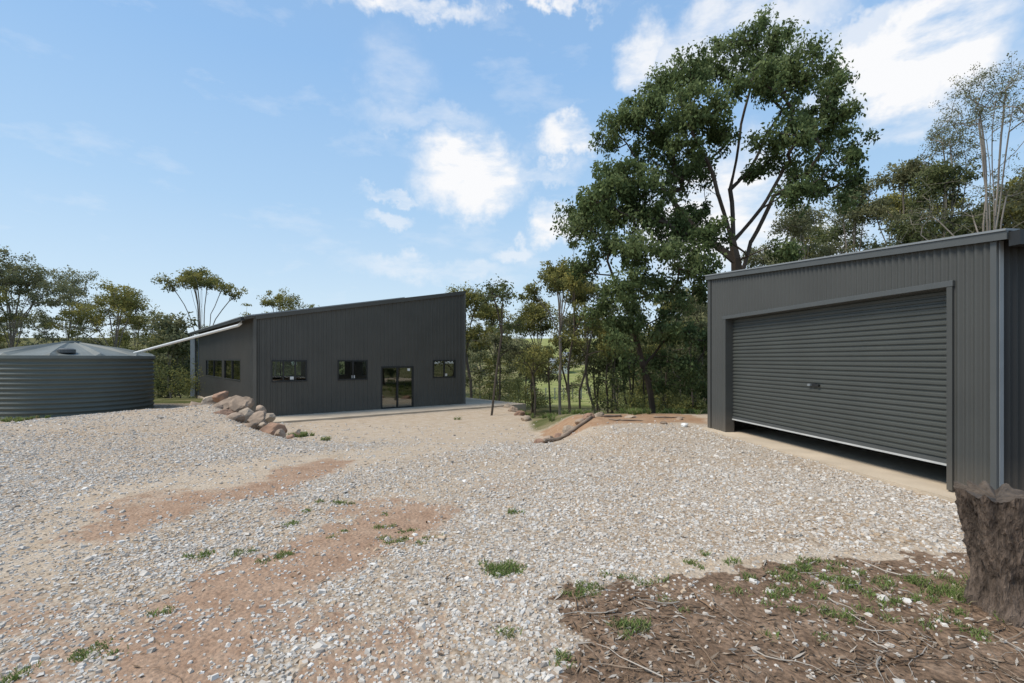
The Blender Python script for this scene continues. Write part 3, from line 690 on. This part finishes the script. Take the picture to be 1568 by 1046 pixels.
tl=[
 (300,392,34,150,1,dict(nt=110,limbs=10,fork=.35,nl=60,umb=.15,br=.15,flat=.55,rcl=.42)),
 (425,428,40,125,2,dict(nt=80,limbs=8,nl=75,umb=.2,rcl=.45)),
 (600,445,44,60,3,dict(nt=30,nl=70)),
 (720,425,32,125,4,dict(nt=120,pal_=olive,low=30,limbs=8)),
 (765,450,36,90,5,dict(nt=80,low=25)),
 (815,442,30,90,6,dict(nt=80,low=0,limbs=6)),
 (858,372,24,135,7,dict(nt=90,fork=.5,nl=100,limbs=8,ls=.12,umb=.2,br=.2,rcl=.4)),
 (915,410,27,100,8,dict(nt=80,low=15,pal_=grey)),
 (25,362,34,190,9,dict(nt=170,low=60,pal_=grey,limbs=10,fork=.3,nl=75)),
 (-40,380,30,160,10,dict(nt=100,low=40,pal_=olive,limbs=7,fork=.3,nl=75)),
 (165,415,34,150,11,dict(nt=130,low=30,pal_=olive,limbs=9,fork=.3,nl=75,umb=.25)),
 (95,388,40,150,12,dict(nt=120,low=50,pal_=grey,limbs=8,fork=.3,nl=75)),
 (215,460,44,90,13,dict(nt=60,low=30)),
 (1355,222,25,150,14,dict(nt=120,nl=75,pal_=grey,limbs=9,low=20,umb=.5,br=.18)),
 (1290,255,27,130,34,dict(nt=90,nl=70,pal_=grey,limbs=8,low=30,umb=.5,br=.18)),
 (1410,255,28,130,35,dict(nt=100,nl=75,pal_=olive,limbs=8,low=50,umb=.5,br=.2)),
 (1250,285,26,130,15,dict(nt=60,nl=70,pal_=grey,low=25,limbs=7,umb=.5,br=.2)),
 (1470,215,22,140,16,dict(nt=130,nl=90,pal_=dark,low=80,limbs=8)),
 (1555,230,22,140,17,dict(nt=120,nl=80,low=60,pal_=olive,limbs=8)),
 (1420,270,30,140,18,dict(nt=100,nl=80,low=50,pal_=olive,limbs=7)),
 (1310,300,30,140,19,dict(nt=90,nl=80,low=50,pal_=dark)),
 (1190,345,32,130,20,dict(nt=90,nl=80,low=50,pal_=grey)),
 (1630,190,20,180,21,dict(nt=110,nl=80,low=50,pal_=grey,limbs=8)),
 (950,470,24,80,22,dict(nt=50,low=20,pal_=dark)),
 (1060,480,23,90,23,dict(nt=50,low=35,pal_=dark)),
 (1020,470,30,100,24,dict(nt=60,low=40,pal_=dark)),
 (260,500,38,90,25,dict(nt=60,low=40,pal_=olive)),
 (1240,330,36,120,26,dict(nt=90,nl=80,low=50,pal_=olive)),
 (1510,270,28,130,27,dict(nt=100,nl=80,low=60,pal_=dark)),
 (690,465,45,90,28,dict(nt=60,low=40,pal_=grey)),
]
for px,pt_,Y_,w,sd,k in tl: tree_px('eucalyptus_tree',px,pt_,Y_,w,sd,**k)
bk=(.27,.24,.21)
tree_px('thin_gum_tree',1540,30,19,270,31,nt=380,nl=24,ls=.07,pal_=grey,rcl=.3,limbs=11,fork=.3,bark=bk,r0=.0045,low=60,umb=.5,br=.2,flat=1.1)
tree_px('thin_gum_tree',1450,120,22,150,32,nt=240,nl=24,ls=.08,pal_=grey,rcl=.3,limbs=8,fork=.3,bark=bk,r0=.0045,low=40,umb=.5,br=.2,flat=1.1)
tree_px('thin_gum_tree',1205,300,21,120,33,nt=110,nl=40,ls=.09,pal_=grey,rcl=.35,limbs=7,bark=bk,r0=.005,low=20)
rng=np.random.default_rng(77)
vars_=[euc(np.random.default_rng(200+i),7+.7*i,6,nt=60,nl=36,ls=.32,pal_=[olive,grey,dark,olive,grey][i],rcl=.7,low=30,fork=.3,limbs=7) for i in range(5)]
def mass(name,spots):
    VV=[];QQ=[];CC=[];MM=[];o=0
    for (x,y,s,vi) in spots:
        V,Q_,cb,mi=vars_[vi];a=rng.random()*6.28;ca,sa=math.cos(a),math.sin(a)
        W=np.stack([V[:,0]*ca-V[:,1]*sa,V[:,0]*sa+V[:,1]*ca,V[:,2]],-1)*s+np.array([x,y,float(H(x,y,False))-.2])
        VV.append(W);QQ.append(Q_+o);CC.append(cb*rng.uniform(.8,1.2));MM.append(mi);o+=len(V)
    mesh_np(name,np.concatenate(VV),np.concatenate(QQ),[M_bark,M_leaf],np.concatenate(CC),np.concatenate(MM))
sp=[]
for i in range(56):
    y=rng.uniform(48,78);u=-1.15+2.3*(i+rng.random())/56
    if .04<u<.17: continue
    sp.append((u*y,y,rng.uniform(.7,1.0),rng.integers(0,5)))
for i in range(24):
    y=rng.uniform(25,42);u=rng.uniform(.3,1.15);sp.append((u*y,y,rng.uniform(.7,1.0),rng.integers(0,5)))
for i in range(10):
    y=rng.uniform(32,44);u=rng.uniform(-1.1,-.66);sp.append((u*y,y,rng.uniform(.55,.8),rng.integers(0,5)))
for i in range(34):
    y=rng.uniform(150,190);u=-1.1+2.2*(i+rng.random())/34;sp.append((u*y,y,rng.uniform(1.0,1.4),rng.integers(0,5)))
for u,y in ((.06,84),(.075,100),(.125,92),(.145,112),(.16,80),(.10,128)): sp.append((u*y,y,.6,rng.integers(0,5)))
mass('distant_trees',sp)
def shrubs(name,spots,pal_,rng,nl=800,ls=.12):
    V=[];Cc=[]
    for (x,y,r_,h) in spots:
        z=float(H(x,y,False));k=9;cc=np.stack([x+rng.normal(0,r_*.5,k),y+rng.normal(0,r_*.5,k),z+h*rng.uniform(.2,.85,k)],-1)
        ii=rng.integers(0,k,nl);off=rng.normal(0,1,(nl,3));off/=np.linalg.norm(off,axis=1,keepdims=True);off*=(rng.random((nl,1))**.5)*r_*.5
        c=cc[ii]+off;c[:,2]=np.maximum(c[:,2],z)
        d=rng.normal(0,1,(nl,3));d/=np.linalg.norm(d,axis=1,keepdims=True);w=np.cross(d,rng.normal(0,1,(nl,3)));w/=np.linalg.norm(w,axis=1,keepdims=True)
        l=ls*(.6+.8*rng.random((nl,1)));V.append(np.stack([c,c+d*l*.5+w*l*.2,c+d*l,c+d*l*.5-w*l*.2],1).reshape(-1,3))
        P_=np.array(pal_);Cc.append(np.repeat(P_[np.clip((ii*7%4+rng.integers(-1,2,nl)),0,3)]*(.8+.4*rng.random((nl,1))),4,0))
    V=np.concatenate(V);mesh_np(name,V,np.arange(len(V)).reshape(-1,4),M_leaf,np.concatenate(Cc))
ssp=[]
for i in range(64):
    y=rng.uniform(27,48);u=rng.uniform(-.1,.42);
    if .03<u<.17 and rng.random()<.8: continue
    ssp.append((u*y,y,rng.uniform(.7,1.5),rng.uniform(.8,2.6)))
for i in range(36):
    y=rng.uniform(27,42);u=rng.uniform(-1.1,-.62);ssp.append((u*y,y,rng.uniform(.9,1.7),rng.uniform(1.2,3.2)))
for i in range(14):
    y=rng.uniform(20,26);u=rng.uniform(.22,.42);ssp.append((u*y,y,rng.uniform(.5,1.0),rng.uniform(.6,1.6)))
shrubs('shrubs',ssp,[dark[2],olive[1],dark[3],olive[2]],rng)
for i in range(26):
    y=rng.uniform(20,34);u=rng.uniform(-.05,.38);x=u*y
    if .05<u<.15 and i%3: u+=.14;x=u*y
    g_=euc(rng,rng.uniform(3.5,7),2.8,nt=24,nl=60,ls=.12,pal_=[olive,dark,grey][i%3],rcl=.4,fork=.55,limbs=4,bark=(.09,.075,.06),r0=.010)
    place('sapling_tree',g_,x,y)
def farm(px,yy,w,col):
    fb=empty('distant_farm_shed');xx=(px-CX)/F*yy;zz=float(H(xx,yy,False))-.1
    vs=[(xx-w,yy,zz),(xx+w,yy,zz),(xx+w,yy+4,zz),(xx-w,yy+4,zz),(xx-w,yy,zz+2),(xx+w,yy,zz+2),(xx+w,yy+4,zz+2),(xx-w,yy+4,zz+2)]
    pyobj('walls',vs,BF,col,fb)
    a=w+.2
    vs=[(xx-a,yy-.2,zz+2.01),(xx+a,yy-.2,zz+2.01),(xx+a,yy+4.2,zz+2.01),(xx-a,yy+4.2,zz+2.01),(xx-a,yy+2,zz+2.9),(xx+a,yy+2,zz+2.9)]
    pyobj('roof',vs,[(0,1,5,4),(2,3,4,5),(1,2,5),(3,0,4),(3,2,1,0)],M_lt,fb)
farm(858,88,1.6,M_white);farm(884,104,2.6,M_conc)
fe=empty('paddock_fence');V=[];Qs=[]
for i in range(26):
    xx=-3+i*1.0*.9;yy=46+.25*i;z=float(H(xx,yy,False));b=len(V)
    for zz in(z-.1,z+1.2):
        for dx_,dy_ in((-.05,-.05),(.05,-.05),(.05,.05),(-.05,.05)):V.append((xx+dx_,yy+dy_,zz))
    Qs+=[tuple(b+q for q in f) for f in BF]
mesh_np('posts',V,Qs,M_lt,parent=fe)
for hh in(.5,.8,1.1):
    tube('wire',[(-3+i*.9,46+.25*i,float(H(-3+i*.9,46+.25*i,False))+hh) for i in range(0,26)],.012,M_lt,fe,4)
# ---------- stump
V=[];Qs=[];Cc=[];NS=120;rs=np.random.default_rng(5)
aa=np.arange(NS)*2*math.pi/NS
lobe=.06*np.sin(3*aa+1)+.05*np.sin(5*aa+2)
levels=np.concatenate([np.linspace(-.1,.2,10)[:-1],np.linspace(.2,.80,26)])
bxs,bys=3.40,3.3
for i,zz in enumerate(levels):
    r_=np.interp(zz,[-.1,0,.1,.25,.5,.8],[.31,.25,.195,.165,.175,.205])
    ridg=vnoise(aa*NS/2/math.pi*.22+.6*math.sin(zz*5),np.full(NS,zz*5.0),3)
    rr_=r_*(1+lobe*(1.8 if zz<.15 else 1))+.045*(ridg-.5)+.006*rs.normal(size=NS)
    sh_=.35+1.0*ridg
    for k in range(NS):
        V.append((bxs-.17*max(zz,0)+rr_[k]*math.cos(aa[k]),bys+rr_[k]*math.sin(aa[k]),zz+(0.07*(ridg[k]-.5) if i==len(levels)-1 else 0)));Cc.append((.17*sh_[k]**.5,.125*sh_[k]**.5,.095*sh_[k]**.5))
    if i:
        b=(i-1)*NS
        for k in range(NS):Qs.append((b+k,b+(k+1)%NS,b+NS+(k+1)%NS,b+NS+k))
b=(len(levels)-1)*NS
vtop=[V[b+k] for k in range(NS)]
stump=mesh_np('tree_stump',V,Qs,M_stump,np.array(Cc),smooth=True)
M_cut=simple('cut_wood',(.09,.068,.05),.9,.4,14,bump=.5)
pyobj('cut_face',[(a,b_,c+.001) for a,b_,c in vtop]+[(bxs-.136,bys,.76)],[(k,(k+1)%NS,NS) for k in range(NS)],M_cut,stump)
# ---------- world
w=bpy.data.worlds.new('World');scn.world=w;w.use_nodes=True;nt=w.node_tree;L=nt.links
bg=nt.nodes['Background'];sky=nn(nt,'ShaderNodeTexSky',sky_type='NISHITA')
EL=math.radians(56);AZ=math.radians(-98)
sky.sun_disc=False;sky.sun_elevation=EL;sky.sun_rotation=AZ;sky.air_density=1.0;sky.dust_density=.3;sky.ozone_density=2
tc=nn(nt,'ShaderNodeTexCoord')
nz=nn(nt,'ShaderNodeTexNoise');nz.inputs['Scale'].default_value=9;nz.inputs['Detail'].default_value=5;nz.inputs['Roughness'].default_value=.65
L.new(tc.outputs['Generated'],nz.inputs['Vector'])
sb=nn(nt,'ShaderNodeVectorMath',operation='SUBTRACT');sb.inputs[1].default_value=(.5,.5,.5);L.new(nz.outputs['Color'],sb.inputs[0])
scv=nn(nt,'ShaderNodeVectorMath',operation='SCALE');scv.inputs['Scale'].default_value=.15;L.new(sb.outputs[0],scv.inputs[0])
dv=nn(nt,'ShaderNodeVectorMath',operation='ADD');L.new(tc.outputs['Generated'],dv.inputs[0]);L.new(scv.outputs[0],dv.inputs[1])
acc=None
for px,py,rx,ry,am in [(620,3,100,16,1),(845,0,75,14,.9),(722,272,72,46,1.0),(872,214,46,26,.9),(848,345,34,30,.9),(990,90,34,44,.8),(1130,60,120,45,.7),(1385,95,110,66,1.1),(600,297,42,9,.5),(595,340,28,11,.45),(610,120,50,50,.3),(650,190,80,18,.35),(660,415,95,18,.5),(1100,330,110,80,.9),(820,262,60,12,.4),(1225,375,70,40,.7),(790,385,32,14,.5),(1330,30,60,22,.6),(1390,200,60,22,.5)]:
    c=np.array([(px-CX)/F,1,(HY-py)/F]);Ln=np.linalg.norm(c);c/=Ln;sx=F*Ln/rx/1.15;sy=F*Ln/ry/1.15
    s1=nn(nt,'ShaderNodeVectorMath',operation='SUBTRACT');s1.inputs[1].default_value=tuple(c);L.new(dv.outputs[0],s1.inputs[0])
    m1=nn(nt,'ShaderNodeVectorMath',operation='MULTIPLY');m1.inputs[1].default_value=(sx,sx,sy);L.new(s1.outputs[0],m1.inputs[0])
    l1=nn(nt,'ShaderNodeVectorMath',operation='LENGTH');L.new(m1.outputs[0],l1.inputs[0])
    mr=nn(nt,'ShaderNodeMapRange',interpolation_type='SMOOTHSTEP');mr.inputs[1].default_value=1.35;mr.inputs[2].default_value=.5;mr.inputs[3].default_value=0;mr.inputs[4].default_value=am
    L.new(l1.outputs['Value'],mr.inputs[0])
    if acc is None: acc=mr.outputs[0]
    else:
        ad=nn(nt,'ShaderNodeMath',operation='MAXIMUM');L.new(acc,ad.inputs[0]);L.new(mr.outputs[0],ad.inputs[1]);acc=ad.outputs[0]
mp=nn(nt,'ShaderNodeMapping');mp.inputs['Scale'].default_value=(3,3,8);L.new(tc.outputs['Generated'],mp.inputs[0])
n3=nn(nt,'ShaderNodeTexNoise');n3.inputs['Scale'].default_value=2.2;n3.inputs['Detail'].default_value=6;n3.inputs['Roughness'].default_value=.6
L.new(mp.outputs[0],n3.inputs['Vector'])
r3=nn(nt,'ShaderNodeMapRange');r3.inputs[1].default_value=.34;r3.inputs[2].default_value=.54;r3.inputs[3].default_value=.2;r3.inputs[4].default_value=1.1;L.new(n3.outputs[0],r3.inputs[0])
mu=nn(nt,'ShaderNodeMath',operation='MULTIPLY',use_clamp=True);L.new(acc,mu.inputs[0]);L.new(r3.outputs[0],mu.inputs[1])
r4_=nn(nt,'ShaderNodeMapRange');r4_.inputs[1].default_value=.56;r4_.inputs[2].default_value=.82;r4_.inputs[3].default_value=0;r4_.inputs[4].default_value=.35;L.new(n3.outputs[0],r4_.inputs[0])
mx2=nn(nt,'ShaderNodeMath',operation='MAXIMUM');L.new(mu.outputs[0],mx2.inputs[0]);L.new(r4_.outputs[0],mx2.inputs[1])
sx=nn(nt,'ShaderNodeSeparateXYZ');L.new(tc.outputs['Generated'],sx.inputs[0])
rmp=nn(nt,'ShaderNodeValToRGB');e=rmp.color_ramp.elements
e[0].position=0;e[0].color=(.72,.83,.93,1);e[1].position=.8;e[1].color=(.27,.44,.73,1)
for p_,c_ in((.12,(.60,.77,.92,1)),(.28,(.44,.66,.91,1)),(.5,(.31,.54,.87,1))):
    q=e.new(p_);q.color=c_
L.new(sx.outputs[2],rmp.inputs[0])
sc9=nn(nt,'ShaderNodeVectorMath',operation='SCALE');sc9.inputs['Scale'].default_value=8.0;L.new(rmp.outputs[0],sc9.inputs[0])
gm=nn(nt,'ShaderNodeMixRGB');gm.inputs[0].default_value=.85;L.new(sky.outputs[0],gm.inputs[1]);L.new(sc9.outputs[0],gm.inputs[2])
mc=nn(nt,'ShaderNodeMixRGB');L.new(mx2.outputs[0],mc.inputs[0]);L.new(gm.outputs[0],mc.inputs[1]);mc.inputs[2].default_value=(7.4,7.45,7.6,1)
L.new(mc.outputs[0],bg.inputs[0]);bg.inputs[1].default_value=.13
sun=bpy.data.lights.new('sun','SUN');sun.energy=3.8;sun.angle=math.radians(26);sun.color=(1,.92,.80)
so=bpy.data.objects.new('sun',sun);scn.collection.objects.link(so)
sd=Vector((-math.cos(EL)*.98,-math.cos(EL)*.2,math.sin(EL)));so.rotation_euler=sd.to_track_quat('Z','Y').to_euler()
# ---------- camera
cam=bpy.data.cameras.new('camera');co=bpy.data.objects.new('camera',cam);scn.collection.objects.link(co)
cam.sensor_width=36;cam.lens=F/1568*36;cam.shift_y=27/1568;cam.clip_end=2000;cam.clip_start=.05
co.location=(0,0,CZ);co.rotation_euler=(math.pi/2,0,0);scn.camera=co
scn.view_settings.view_transform='Standard';scn.view_settings.look='None';scn.view_settings.exposure=0
